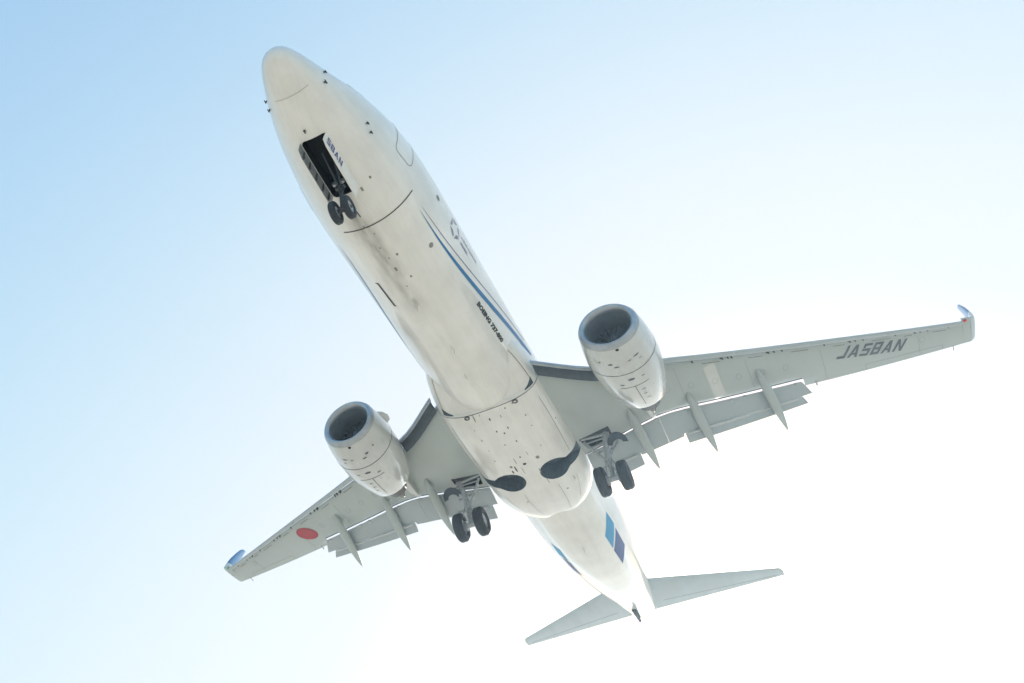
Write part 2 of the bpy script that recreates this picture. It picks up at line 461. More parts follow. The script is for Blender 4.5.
def map_polys(name, polys, fn, m, parent):
    bm = bmesh.new()
    cut = []
    for q in polys:
        if len(q) == 4:      # keep long strokes close to the curved skin
            n_ = 5
            L_ = lambda a, b, k: (a[0] + (b[0] - a[0]) * k, a[1] + (b[1] - a[1]) * k)
            long_ = math.dist(q[0], q[1]) > math.dist(q[1], q[2])
            for i in range(n_):
                k0, k1 = i / n_, (i + 1) / n_
                if long_: cut.append([L_(q[0], q[1], k0), L_(q[0], q[1], k1), L_(q[3], q[2], k1), L_(q[3], q[2], k0)])
                else: cut.append([L_(q[0], q[3], k0), L_(q[1], q[2], k0), L_(q[1], q[2], k1), L_(q[0], q[3], k1)])
        else: cut.append(q)
    for q in cut:
        try: bm.faces.new([bm.verts.new(fn(a, b)) for a, b in q])
        except ValueError: pass
    return mk(name, bm, m, parent, smooth=False)
def map_mesh(name, me, fn, m, parent):
    bm = bmesh.new(); bm.from_mesh(me); bpy.data.meshes.remove(me)
    for v in bm.verts: v.co = fn(v.co.x, v.co.y)
    return mk(name, bm, m, parent, smooth=False)

# type name low on the port side
p0 = ray_fus(476.5, 304); p1 = ray_fus(501.5, 343)
ph0 = phi_of(p0); ph1 = phi_of(p1)
me = font_text('BOEING 737-800', .36, .15, .022)
tw = max(v.co.x for v in me.vertices)
def fn_type(a, b):
    x = p0.x + (p1.x - p0.x) * a / tw; ph = ph0 + (ph1 - ph0) * a / tw - b * .30
    return fus(x, ph, .007)
map_mesh('lettering', me, fn_type, M['ink'], FUS)
# alliance emblem and its two lines of text
pe = ray_fus(455, 229); phe = phi_of(pe)
def fn_hull(x0, ph, off=.007):
    return lambda a, b: fus(x0 + a, ph - b / 1.95, off)
star = []
for k in range(5):
    a = rad(90 + 72 * k); r0, r1 = .19, .36
    star.append([(r1 * math.cos(a - .5), r1 * math.sin(a - .5)), (r1 * math.cos(a + .45), r1 * math.sin(a + .45)), (r0 * math.cos(a + .05), r0 * math.sin(a + .05))])
    star.append([(r1 * math.cos(a + .5) * 1.0, r1 * math.sin(a + .5)), (r0 * 1.45 * math.cos(a + .62), r0 * 1.45 * math.sin(a + .62)), (r0 * math.cos(a + .1), r0 * math.sin(a + .1))])
phs = phe if phe < 0 else phe - 2 * math.pi
map_polys('emblem', star, fn_hull(pe.x, phs), M['purple'], FUS)
for txt, dy in (('A STAR ALLIANCE', .04), ('MEMBER', -.20)):
    me = font_text(txt, .15, 0, .003)
    map_mesh('lettering', me, (lambda dy: lambda a, b: fus(pe.x + .48 + a, phs - (b + dy) / 1.95, .007))(dy), M['purple'], FUS)

# doors, probes, antennas, vents
def outline_door(x0, x1, a0, a1, w=.022, side=-1, m='softseam'):
    pts = []
    r = .12
    cyc = rrect(x0, x1, a0, a1, .18, 5); cyc.append(cyc[0])
    f2 = (lambda x, s, o: fus(x, (math.pi - s / 1.9) if side < 0 else s / 1.9, o))
    fine = []
    for (xa, ya), (xb, yb) in zip(cyc[:-1], cyc[1:]):
        kk = max(1, int(math.hypot(xb - xa, yb - ya) / .1))
        for i in range(kk): fine.append((xa + (xb - xa) * i / kk, ya + (yb - ya) * i / kk))
    fine.append(cyc[0])
    return line_on('door_outline', fine, w, M[m], f2, FUS)
for sd_ in (-1, 1):
    outline_door(4.38, 5.25, -.75, 1.15, side=sd_)
    outline_door(31.0, 31.8, -.2, 1.35, side=sd_)

def blade(x, y, h, l, m, sweep=.12, t=.03, name='antenna', parent=None, sidev=None):
    bm = bmesh.new(); b = fusz(x, y, -.01); n = (fusz(x, y, .1) - b).normalized()
    sv = Vector((1, 0, 0)); tv = n.cross(sv)
    rg = []
    for k, lk_, off in ((0, 1, 0), (.6, .8, sweep * .6), (1, .5, sweep)):
        rg.append([b + n * h * k + sv * (off + lk_ * l * a) + tv * t * c_ * (1 if k < 1 else .5) for a, c_ in ((-.5, 0), (-.2, .5), (.2, .45), (.5, 0), (.2, -.45), (-.2, -.5))])
    loft(bm, rg); fix(bm)
    return mk(name, bm, m, parent or FUS)
blade(9.1, .15, .32, .38, M['white']); blade(11.6, -.05, .28, .34, M['white']); blade(13.0, .1, .1, .3, M['white'])
blade(25.3, 0, .3, .38, M['white'])
def probe(u, v, dx, dn, side=None, name='pitot_probe'):
    p = ray_fus(u, v)
    if p is None: return
    ph = phi_of(p); a = fus(p.x, ph, -.01); b = fus(p.x + .03, ph, dn); bm = bmesh.new()
    tube(bm, a, b, .022, .018, 8); tube(bm, b + Vector((.03, 0, 0)), b - Vector((dx, 0, 0)), .022, .012, 8)
    q = fus(p.x, ph, .004)
    lathe(bm, [(0, .0), (0, .05)], q, 'x', 10)
    return mk(name, bm, M['ink'], FUS)
for u, v, dx in ((323.5, 72, .1), (324, 82, .16), (366.5, 123, .12), (370, 132, .12), (304.6, 130.5, .14)): probe(u, v, dx * .6, .05)
# their twins on the starboard side
for u, v in ((323.5, 72), (324, 82)):
    p = ray_fus(u, v); ph = math.pi - phi_of(p); bm = bmesh.new()
    a = fus(p.x, ph, -.01); b = fus(p.x + .03, ph, .05); tube(bm, a, b, .025, .02, 8); tube(bm, b + Vector((.03, 0, 0)), b - Vector((.07, 0, 0)), .022, .012, 8)
    mk('pitot_probe', bm, M['ink'], FUS)
def patch(u, v, r, m, name='access_panel', elong=1., surf=None, z=None):
    p = ray_fus(u, v); bm = bmesh.new(); ph = phi_of(p)
    ring = [fus(p.x + r * elong * math.cos(t), ph + r * math.sin(t) / 1.95, .006) for t in [2 * math.pi * i / 20 for i in range(20)]]
    bm.faces.new([bm.verts.new(q) for q in ring]); bmesh.ops.recalc_face_normals(bm, faces=bm.faces)
    return mk(name, bm, m, FUS, smooth=False)
patch(431, 245, .085, M['grime'])
patch(438, 198, .09, M['grime'], 'door_window', 1.2)
# exhaust slot, starboard of the keel
pv0, pv1 = ray_fus(377.5, 283), ray_fus(395, 306)
bm = bmesh.new(); rows = []
for x, a, b in [(pv0.x, pv0.y - .02, pv0.y + .10)] + [(pv0.x + (pv1.x - pv0.x) * k, pv0.y + (pv1.y - pv0.y) * k - .03, pv0.y + (pv1.y - pv0.y) * k + .03) for k in np.linspace(.06, .94, 8)] + [(pv1.x, pv1.y - .06, pv1.y + .03)]:
    rows.append([fusz(x, a, .012), fusz(x, b, .012)])
loft(bm, rows, closed=False); mk('vent_slot', bm, M['ink'], FUS, smooth=False)
# small drains and soot marks along the keel
for u, v in [(374.5, 233.5), (380, 248), (389, 258), (396, 269), (397, 254), (411, 276), (407, 286), (364, 227), (362, 189), (370, 177)]:
    r = random.uniform(.022, .045); patch(u, v, r, M['grime'], 'drain', random.uniform(1, 2.2))
# cabin windows and cockpit glazing (upper side)
for side in (0, 1):
    for i in range(44):
        x = 7.0 + i * .508
        if 13.6 < x < 14.0: continue
        ph = D(27) if side == 0 else D(153)
        bm = bmesh.new(); ring = rrect(x - .11, x + .11, -.16, .16, .09, 3)
        bm.faces.new([bm.verts.new(fus(a, ph + b / 1.9, .005)) for a, b in ring]); bmesh.ops.recalc_face_normals(bm, faces=bm.faces)
        mk('cabin_window', bm, M['glass'], FUS, smooth=False)
    for x0, x1, a0, a1 in ((1.75, 2.5, 62, 86), (1.95, 2.75, 38, 59), (2.3, 3.05, 24, 37)):
        rows = [(x0 + (x1 - x0) * k / 5, D(a0), D(a1)) for k in range(6)]
        if side: rows = [(x, math.pi - a, math.pi - b) for x, a, b in rows]
        hull_strip('cockpit_window', rows, M['glass'], off=.008)

# ---- tail cone end
bm = bmesh.new(); lathe(bm, [(0, .20), (.2, .15), (.2, .12), (.02, .11)], (37.95, 0, .92), 'x', 20)
fix(bm); mk('exhaust_pipe', bm, M['nacelle'], FUS)
pa = ray_fus(633.5, 609.5)
da = (CR.transposed() @ Vector(((640.5 - 364.49) / 916.04, (621.5 - 307.02) / 916.04, 1)))
pb = CPOS + da * ((pa - CPOS).length / da.length + .35)
bm = bmesh.new(); tube(bm, pa, pb, .12, .075, 12); tube(bm, pa + Vector((.1, -.12, 0)), pa.lerp(pb, .7) + Vector((0, -.1, 0)), .05, .04, 10); fix(bm)
mk('tail_drain_mast', bm, M['darkmetal'], FUS)

# ------------------------------------------------------------------ belly fairing
b_w = pchip([12.6, 13.4, 14.2, 15.0, 17, 20.4, 21.2, 21.9, 22.5, 22.8], [1.3, 1.7, 1.9, 2.0, 2.06, 2.06, 1.96, 1.72, 1.30, .9])
b_b = pchip([12.6, 13.4, 14.2, 14.9, 14.96, 16, 20.2, 21.4, 22.2, 22.8], [-1.3, -1.55, -1.78, -2.03, -2.165, -2.34, -2.38, -2.28, -2.14, -1.95])
def bel(x, phi, off=0.):
    w, b = b_w(x) + off, b_b(x) - off; n_ = 2.9
    c, s = math.cos(phi), math.sin(phi)
    top = -.35; m = -.9
    hz = (m - b) if s < 0 else (top - m)
    return Vector((x, w * math.copysign(abs(c) ** (2 / n_), c), m + hz * math.copysign(abs(s) ** (2 / n_), s)))
def belz(x, y, off=0.):
    lo, hi = -math.pi, 0.
    for _ in range(40):
        mid = (lo + hi) / 2
        if bel(x, mid, off).y < y: lo = mid
        else: hi = mid
    return bel(x, lo, off)
bm = bmesh.new(); NB = 96
loft(bm, [[bel(x, 2 * math.pi * i / NB + .001) for i in range(NB)] for x in [12.6, 13, 13.4, 13.8, 14.2, 14.6, 14.9, 14.96, 15.3, 15.8, 16.5, 17.5, 18.5, 19.5, 20.2, 20.7, 21.1, 21.5, 21.8, 22.1, 22.35, 22.55, 22.8]]); fix(bm)
BEL = mk('belly_fairing', bm, M['fair'], PLANE)
cs = []
for s in (1, -1):
    c = bmesh.new(); prism(c, well_outline(s), -3, -1.5); cs.append(c)
boolean(BEL, cs)
paint_cavity(BEL, M['well'], 18.4, 20., .2, 2.3)
for s in (1, -1):
    pts = [(x, y if abs(y) < 1.98 else s * 1.98) for x, y in grow(well_outline(s), .995)]
    bm = bmesh.new(); lo = [belz(x, y, -.05) for x, y in pts]
    vs = loft(bm, [lo, [(x, y, max(-1.72, p.z + .02)) for (x, y), p in zip(pts, lo)], [(x, y, -1.62) for x, y in pts]], caps=False)
    bm.faces.new(vs[2]); fix(bm); mk('wheel_well', bm, M['well'], BEL, smooth=False)
lb = lambda x, p, o: bel(x, p, o)
line_on('seam', [(14.975, D(a)) for a in np.linspace(-172, -8, 60)], .03, M['seam'], lb, BEL)
for s in (1, -1):
    # inner panel edge and the flap-like side panel of the fairing
    line_on('panel_gap', [(15.5 + 3.3 * k, D(-90 + s * (51 - 3 * k * k))) for k in np.linspace(0, 1, 14)], .02, M['softseam'], lb, BEL)
    line_on('panel_gap', [(20.1 + 2.0 * k, D(-90 + s * 12)) for k in np.linspace(0, 1, 8)], .014, M['softseam'], lb, BEL)
    line_on('panel_gap', [(20.1 + 1.5 * k, D(-90 + s * (38 - 8 * k))) for k in np.linspace(0, 1, 8)], .012, M['softseam'], lb, BEL)
    # ram air inlet in front of the seam
    line_on('panel_gap', [(13.3 + 1.62 * k, D(-90 + s * (55 - 2 * k))) for k in np.linspace(0, 1, 10)], .03, M['softseam'], lb, BEL)
    bm = bmesh.new(); K = 8
    g0 = [bm.verts.new(bel(14.93, D(-90 + s * (36 + 19 * i / K)), .012)) for i in range(K + 1)]
    g1 = [bm.verts.new(bel(14.93 - .02 - .22 * (i / K) ** 1.5, D(-90 + s * (36 + 19 * i / K)), .012)) for i in range(K + 1)]
    for i in range(K): bm.faces.new((g0[i], g0[i + 1], g1[i + 1], g1[i]))
    bmesh.ops.recalc_face_normals(bm, faces=bm.faces); mk('air_inlet', bm, M['slate'], BEL, smooth=False)
    # round light with a rim
    bm = bmesh.new(); c0 = belz(15.05, s * .93 - .0, .0)
    lathe(bm, [(.0, .10), (-.03, .10), (-.03, .06), (.0, .06)], c0 , 'z', 20)
    fix(bm); mk('anti_collision_mount', bm, M['darkmetal'], BEL)
# stains, drains and handles on the belly
def bspot(x, y, rx, ry, m='grime', name='drain', ang=0.):
    bm = bmesh.new(); pts = []
    for i in range(12):
        t = 2 * math.pi * i / 12; a, b = rx * math.cos(t) * random.uniform(.8, 1.1), ry * math.sin(t) * random.uniform(.8, 1.1)
        pts.append(belz(x + a * math.cos(ang) - b * math.sin(ang), y + a * math.sin(ang) + b * math.cos(ang), .006))
    bm.faces.new([bm.verts.new(p) for p in pts]); bmesh.ops.recalc_face_normals(bm, faces=bm.faces)
    return mk(name, bm, M[m], BEL, smooth=False)
def onz(u, v, z):
    d = CR.transposed() @ Vector(((u - 364.49) / 916.04, (v - 307.02) / 916.04, 1)); return CPOS + d * ((z - CPOS.z) / d.z)
for u, v, rx, ry, m in [(490, 421, .07, .025, 'ink'), (496.8, 432, .06, .025, 'ink'), (504.6, 433.5, .05, .03, 'ink'), (505, 445, .05, .02, 'ink'),
        (501, 417.5, .08, .015, 'grime'), (508, 428, .07, .02, 'ink'), (516.5, 441, .07, .02, 'ink'), (520, 456.8, .05, .03, 'ink'), (524.6, 463.6, .07, .07, 'ink'),
        (505.5, 411, .04, .03, 'grime'), (513, 407, .035, .03, 'grime'), (526, 417, .04, .03, 'grime'), (482, 442, .06, .02, 'grime'), (532, 427, .03, .03, 'grime'),
        (516, 469, .2, .03, 'seam'), (511, 467, .08, .05, 'grime'), (513, 472, .10, .03, 'seam'), (515, 461, .22, .015, 'grime'), (537.5, 457, .10, .07, 'grime'),
        (540, 470, .18, .02, 'grime'), (480, 419, .03, .02, 'grime'), (475, 432.5, .04, .015, 'grime'), (558, 428, .04, .02, 'grime'), (541, 446, .06, .015, 'grime'),
        (527, 453, .15, .012, 'grime'), (495, 462, .05, .02, 'grime'), (489, 452, .03, .02, 'grime'), (568, 489, .04, .04, 'seam'), (528, 502.5, .035, .03, 'seam'),
        (473, 413, .16, .02, 'grime'), (474.5, 422, .2, .02, 'grime'), (523, 470, .25, .012, 'grime'), (548, 480, .2, .014, 'grime'), (575, 480, .16, .014, 'grime')]:
    p = onz(u, v, -2.36); bspot(p.x, p.y, rx, ry, m)

# ------------------------------------------------------------------ wings
def zw(y):
    a = max(abs(y) - 1.88, 0); return -1.40 + .105 * a + .0045 * a * a
le = pchip([0, 1.9, 4.0, 6.0, 7.2, 12.0, 17.1], [12.45, 14.12, 15.95, 16.84, 17.5, 20.17, 23.15])
slot = pchip([0, 2.0, 4.1, 5.1, 6.1, 7.2, 8.9, 10.6], [20.15, 20.12, 19.85, 19.80, 20.02, 20.42, 21.04, 21.66])
te = pchip([10.5, 17.1], [22.11, 24.60])
def airfoil(x0, x1, z, t, cut=1., n=18, lowf=.42, upf=.58, inc=0.):
    """closed ring of (x, z); cut < 1 ends the section early with a blunt rear"""
    c = x1 - x0; up, lo = [], []
    for i in range(n + 1):
        u = (1 - math.cos(math.pi * i / n)) / 2 * cut if cut == 1 else (1 - math.cos(math.pi / 2 * i / n)) * cut
        th = t * c * 5 * (.2969 * math.sqrt(u) - .126 * u - .3516 * u * u + .2843 * u ** 3 - .1036 * u ** 4) * 2
        up.append((x0 + c * u, z + th * upf - inc * c * u)); lo.append((x0 + c * u, z - th * lowf - inc * c * u))
    return up + lo[::-1][:-1] if cut < 1 else up + lo[::-1][1:-1]
# registration, roundel etc. need the underside height of the wing
def sec(y):
    """fixed wing box section: start, virtual trailing edge, thickness ratio, cut"""
    x0 = le(y) + (.62 - .05 * max(0, min(1, (y - 2) / 2)) if y < 5.0 else .48 - .012 * (y - 6)) if y < 16.75 else le(y)
    if y < 10.55:
        xs_ = slot(y); c = (xs_ - x0) / .78
        return x0, x0 + c, .135 - .003 * y, .78
    return x0, te(y), .105, 1.
def under(x, y, off=0.):
    ay = abs(y); x0, x1, t, cut = sec(ay); c = x1 - x0; u = min(max((x - x0) / c, 0), 1)
    th = t * c * 10 * (.2969 * math.sqrt(u) - .126 * u - .3516 * u * u + .2843 * u ** 3 - .1036 * u ** 4)
    return Vector((x, y, zw(ay) + ZOFF - th * .34 - off))
ZOFF = 0.06
def ring3(s, y, pts, zlift=0): return [(x, s * y, z + zlift) for x, z in pts]

def make_wing(s):
    bm = bmesh.new()
    ys = [1.0, 1.9, 2.6, 3.3, 4.0, 4.6, 4.98]
    loft(bm, [ring3(s, y, airfoil(sec(y)[0], sec(y)[1], zw(y) + ZOFF, sec(y)[2], sec(y)[3], lowf=.34, upf=.66)) for y in ys])
    ys = [4.981, 5.5, 6.2, 7.2, 8.2, 9.2, 10.0, 10.5499]
    loft(bm, [ring3(s, y, airfoil(sec(y)[0], sec(y)[1], zw(y) + ZOFF, sec(y)[2], sec(y)[3], lowf=.34, upf=.66)) for y in ys])
    fix(bm)
    w = mk('wing', bm, M['wing'], PLANE)
    # leg bay
    c = bmesh.new(); prism(c, [(x, s * y) for x, y in ((19.02, 2.08), (19.02, 3.28), (19.8, 3.28), (19.8, 2.22))], -3, -1.22)
    boolean(w, [c])
    lp = [(19.03, 2.09), (19.03, 3.27), (19.79, 3.27), (19.79, 2.23)]
    bm = bmesh.new(); vs = loft(bm, [[under(x, s * y, -.012) for x, y in lp], [(x, s * y, -1.235) for x, y in lp]], caps=False); bm.faces.new(vs[1])
    mk('leg_bay', bm, M['gearblack'], w, smooth=False)
    # outer wing with blended winglet
    bm = bmesh.new(); rg = []
    for y in [10.55, 11.5, 12.5, 13.5, 14.5, 15.6, 16.4, 16.745]:
        x0, x1, t, cut = sec(y); rg.append(ring3(s, y, airfoil(x0, x1, zw(y) + ZOFF, t, 1., lowf=.34, upf=.66)))
    loft(bm, rg); rg = []
    for y in [16.7501, 17.05]:
        rg.append(ring3(s, y, airfoil(le(y), te(y), zw(y) + ZOFF, .10, 1., lowf=.34, upf=.66)))
    loft(bm, rg); fix(bm)
    ow = mk('outer_wing', bm, M['wing'], w)
    bm = bmesh.new(); rg = []
    y0, z0, Rb = 17.05, zw(17.05) + ZOFF, .28
    K = 7; A = rad(80)
    path = []
    base_t = math.atan(.2)
    for i in range(K + 1):
        a = base_t + (A - base_t) * i / K
        path.append((y0 + Rb * (math.sin(a) - math.sin(base_t)), z0 + Rb * (math.cos(base_t) - math.cos(a)), a, .0 + i / K * .14))
    yl, zl, al, _ = path[-1]; H = 2.35
    for k in (.2, .45, .7, .9, 1.0): path.append((yl + H * k * math.cos(A), zl + H * k * math.sin(A), A, .14 + .86 * k))
    for (yy, zz, a, k) in path:
        x0 = le(17.05) + 2.15 * k ** 1.25; ch = 1.43 * (1 - k) ** 1.25 + .36 * k
        if k == 1.0: x0 += .1; ch -= .12
        pts = airfoil(x0, x0 + ch, 0, .09, 1., n=10)
        rg.append([(x, s * (yy - q * math.sin(a)), zz + q * math.cos(a)) for x, q in pts])
    loft(bm, rg); fix(bm)
    wl = mk('winglet', bm, [M['white'], M['blue'], M['tailblue']], w)
    wl.data.materials[0] = M['tail']
    # painted blue on the inboard face
    for f in wl.data.polygons:
        if f.normal.y * s < -.3 and f.center.z > zl + .3: f.material_index = 1
    # slats
    for a, b in ((6.02, 8.48), (8.495, 11.12), (11.135, 13.82), (13.835, 16.7)):
        bm = bmesh.new(); rg = []
        for y in np.linspace(a, b, 6):
            k = 1 - .018 * (y - 6); x = le(y); z = zw(y) - .1
            prof = [(0, 0), (.015, -.035), (.06, -.06), (.16, -.065), (.23, -.05), (.25, -.03), (.22, .03), (.25, .085), (.30, .135), (.285, .15), (.22, .145), (.13, .11), (.05, .06), (.01, .03)]
            rg.append([(x + px * k, s * y, z + pz * k) for px, pz in prof])
        loft(bm, rg); fix(bm); mk('slat', bm, M['wing2'], w)
    # slat tracks
    tr = []
    for y in (7.0, 8.35, 10.1, 11.6, 13.0, 14.2, 15.4, 16.2): tr.append((y, .05)); 
    for y in (8.0, 9.6, 12.5, 14.9): tr.append((y, .10)); tr.append((y + .22, .05))
    for y, ww in tr:
        bm = bmesh.new(); x0 = sec(y)[0]; p = under(x0 + .10, s * y, .0)
        box(bm, (x0 + .02, s * y, p.z + .03), (.24, ww * 1.1, .05)); mk('slat_track', bm, M['ink'], w, smooth=False)
    for y0_, y1_ in ((7.3, 7.9), (8.9, 9.4), (10.4, 11.0), (11.9, 12.3), (13.3, 14.0), (14.5, 14.8), (15.6, 16.1)):
        bm = bmesh.new()
        rows = [[under(sec(y)[0] + .13, s * y, .006), under(sec(y)[0] + .17, s * y, .006)] for y in np.linspace(y0_, y1_, 4)]
        loft(bm, rows, closed=False); bmesh.ops.recalc_face_normals(bm, faces=bm.faces); mk('leading_edge_gap', bm, M['grime'], w, smooth=False)
    # krueger flap between hull and engine
    bm = bmesh.new(); rg = []
    for y in np.linspace(1.98, 4.05, 6):
        x = le(y); z = zw(y) - .12
        prof = [(.02, .0), (.22, -.09), (.46, -.10), (.62, -.08), (.60, .03), (.3, .03), (.05, .11)]
        rg.append([(x + px, s * y, z + pz) for px, pz in prof])
    loft(bm, rg); fix(bm); kf = mk('krueger_flap', bm, M['slate'], w)
    bm = bmesh.new(); rg = []
    for y in np.linspace(1.96, 4.07, 6):
        x = le(y); z = zw(y) - .12
        rg.append([(x + .05 + .10 * math.cos(t), s * y, z + .06 + .085 * math.sin(t)) for t in [2 * math.pi * i / 14 for i in range(14)]])
    loft(bm, rg); fix(bm); mk('krueger_nose', bm, M['alu'], w)
    # flaps: main panel and aft panel, hung behind the slot
    SL = .72
    def flap(ya, yb, fa, fb, dx0, d, name, m, z_extra=0., th=.13, chain=None, nst=6, ys=None, sh=0.):
        bm = bmesh.new(); rg = []
        for y in (ys or np.linspace(ya, yb, nst)):
            xa_, xb_ = fa(y), fb(y)                 # sight-plane start and end
            c_ = (xb_ - xa_) / (math.cos(d) + math.sin(d) / SL)
            X0 = xa_ - (chain(y) / SL if chain else 0) + dx0; Z0 = zw(y) - .12 - (chain(y) if chain else 0) + z_extra
            pts = airfoil(0, c_ - dx0, 0, th, 1., n=10, lowf=.35, upf=.65)
            rg.append([(X0 + px * math.cos(d) + pz * math.sin(d), s * (y + sh * (px + (chain(y) if chain else 0)) * max(0, (y - 6) / 4)), Z0 - px * math.sin(d) + pz * math.cos(d)) for px, pz in pts])
        loft(bm, rg); fix(bm); return mk(name, bm, m, w)
    d1, d2 = rad(20), rad(38)
    # second break line, and rear edges in the sight plane
    mid_in = lambda y: 21.27 + .02 * (y - 2.2)
    end_in = lambda y: 22.28 - .08 * (y - 2.2)
    end_mid = lambda y: 21.46 + .02 * (y - 4)
    mid_out = lambda y: 21.33 + (y - 5.75) * .235 + .0
    end_out = lambda y: 22.05 + (y - 5.75) * .20
    drop1 = lambda fa, fb: (lambda y: (fb(y) - fa(y)) / (math.cos(d1) + math.sin(d1) / SL) * math.sin(d1))
    in_end = lambda y: mid_in(y) if y < 3.97 else 21.49
    flap(0, 0, slot, in_end, -.05, d1, 'flap', M['wing2'], ys=[2.06, 2.8, 3.4, 3.95, 3.99, 4.6, 5.10])
    flap(0, 0, slot, lambda y: 21.50 if y < 5.72 else mid_out(y), -.05, d1, 'flap', M['wing2'], ys=[5.112, 5.5, 5.70, 5.74, 6.4, 7.2, 8, 9, 9.8, 10.42], sh=.35)
    flap(2.30, 3.95, mid_in, end_in, .02, d2, 'aft_flap', M['wing2'], chain=drop1(slot, mid_in))
    flap(5.78, 10.2, mid_out, end_out, .02, d2, 'aft_flap', M['wing2'], chain=drop1(slot, mid_out), nst=8, sh=.35)
    # little carriage fittings in the slots
    for y in (2.5, 3.6, 4.98, 6.1, 7.8, 8.3, 10.2):
        bm = bmesh.new(); x = slot(y); box(bm, (x + .08, s * y, zw(y) - .16), (.3, .07, .08)); mk('flap_fitting', bm, M['steel'], w, smooth=False)
    for y in (2.5, 3.7, 6.2, 7.4, 8.9, 9.9):
        f_ = mid_in if y < 5 else mid_out; dz = drop1(slot, f_)(y); bm = bmesh.new()
        box(bm, (f_(y) - dz / SL + .03, s * y, zw(y) - .12 - dz - .03), (.2, .09, .07)); mk('flap_fitting', bm, M['steel'], w, smooth=False)
    for a, b in ((2.1, 4.9), (5.0, 10.35)):
        bm = bmesh.new(); yy = np.linspace(a, b, 9)
        rg = [[(slot(y) + .05 + .042 * math.cos(t), s * y, zw(y) - .15 + .042 * math.sin(t)) for t in [2 * math.pi * i / 10 for i in range(10)]] for y in yy]
        loft(bm, rg); fix(bm); mk('flap_drive_tube', bm, M['alu'], w)
    for a, b in ((2.5, 3.85), (5.9, 8.2), (8.5, 10.1)):
        bm = bmesh.new(); f_ = mid_in if b < 5 else mid_out; rg = []
        for y in np.linspace(a, b, 6):
            dz = drop1(slot, f_)(y); rg.append([(f_(y) - dz / SL - .03 + .04 * math.cos(t), s * y, zw(y) - .16 - dz - .06 + .04 * math.sin(t)) for t in [2 * math.pi * i / 10 for i in range(10)]])
        loft(bm, rg); fix(bm); mk('flap_drive_tube', bm, M['nacelle'], w)
    # flap track fairings
    for (xs0, ys0), (xt, yt, zt), wd in (((18.55, 4.22), (21.75, 4.38, -2.0), .19), ((19.2, 6.42), (22.22, 6.62, -1.74), .19), ((19.75, 9.05), (22.95, 9.33, -1.27), .18)):
        bm = bmesh.new(); rg = []
        zs = under(xs0, s * ys0).z
        Kk = 16
        for i in range(Kk + 1):
            k = i / Kk; x = xs0 + (xt - xs0) * k; y = ys0 + (yt - ys0) * k
            topz = (zs + .04) * (1 - k) + (zt + .0) * k + .10 * math.sin(math.pi * k)
            dep = .34 * math.sin(math.pi * min(1, k * 1.0) ** .85) ** .8 if 0 < k < 1 else 0.0
            hw = wd * (math.sin(math.pi * k ** .8) ** .75 if 0 < k < 1 else 0) + .004
            cen = topz - dep / 2; hh = dep / 2 + .012
            rg.append([(x, s * (y + hw * math.cos(t)), cen + hh * math.sin(t)) for t in [2 * math.pi * j / 16 for j in range(16)]])
        loft(bm, rg); fix(bm); mk('flap_track_fairing', bm, M['wing'], w)
    # aileron and panel lines on the underside
    def uline(pts, wdt, m='softseam', name='panel_gap'):
        fine = []
        for (xa, ya), (xb, yb) in zip(pts[:-1], pts[1:]):
            for i in range(12): fine.append((xa + (xb - xa) * i / 12, ya + (yb - ya) * i / 12))
        fine.append(pts[-1])
        return line_on(name, fine, wdt, M[m], lambda x, y, o: under(x, s * y, o), w)
    uline([(te(12.9) - .02, 12.9), (te(12.9) - .42, 12.9), (te(15.9) - .33, 15.9), (te(15.9) - .02, 15.9)], .012, 'softseam', 'aileron_gap')
    bm = bmesh.new(); a = te(16.3); tube(bm, (a - .05, s * 16.3, zw(16.3) + .05), (a + .22, s * 16.3, zw(16.3) + .03), .012); mk('static_wick', bm, M['ink'], w)
    bm = bmesh.new(); tube(bm, (te(10.9) - .25, s * 10.95, zw(10.9) - .06), (te(10.9) - .05, s * 10.95, zw(10.9) - .10), .03); mk('flap_fitting', bm, M['alu'], w)
    uline([(slot(y) - .05, y) for y in np.linspace(2.1, 4.9, 6)], .05, 'slate', 'cove_edge')
    uline([(slot(y) - .05, y) for y in np.linspace(5.05, 10.5, 8)], .05, 'slate', 'cove_edge')
    # paler band behind the engine's outboard side
    if s < 0:
        bm = bmesh.new(); rows = [[under(x, s * (7.25 + .01 * (x - 17)), .005), under(x, s * (7.68 + .01 * (x - 17)), .005)] for x in np.linspace(sec(7.5)[0] + .25, slot(7.3) - .06, 16)]
        loft(bm, rows, closed=False); bmesh.ops.recalc_face_normals(bm, faces=bm.faces); mk('pale_panel', bm, M['nacelle'], w, smooth=False)
    for y in (6.3, 8.75, 11.4, 15.0):
        uline([(sec(y)[0] + .2, y), ((slot(y) if y < 10.5 else te(y)) - .12, y)], .008, 'grime', 'skin_joint')
    for y in np.arange(5.8, 15.6, .85):
        if 10.3 < y < 14.6: continue
        x0 = sec(y)[0]; x1 = slot(y) if y < 10.5 else te(y) - .5; xc = x0 + (x1 - x0) * .5
        ring = [(xc + .17 * math.cos(t) , y + .10 * math.sin(t)) for t in [2 * math.pi * i / 18 for i in range(19)]]
        line_on('access_cover', ring, .009, M['grime'], lambda x, yy, o: under(x, s * yy, o), w)
    # nav lamp at the tip
    bm = bmesh.new(); bmesh.ops.create_uvsphere(bm, u_segments=12, v_segments=8, radius=.055)
    bmesh.ops.transform(bm, matrix=Matrix.Translation((le(16.9) + .06, s * 16.85, zw(16.9) - .02)) @ Matrix.Diagonal((1.4, 1.3, .5, 1)), verts=bm.verts)
    mk('navigation_light', bm, M['redglass'] if s < 0 else M['greenglass'], w)
    return w
WL, WR = make_wing(-1), make_wing(1)

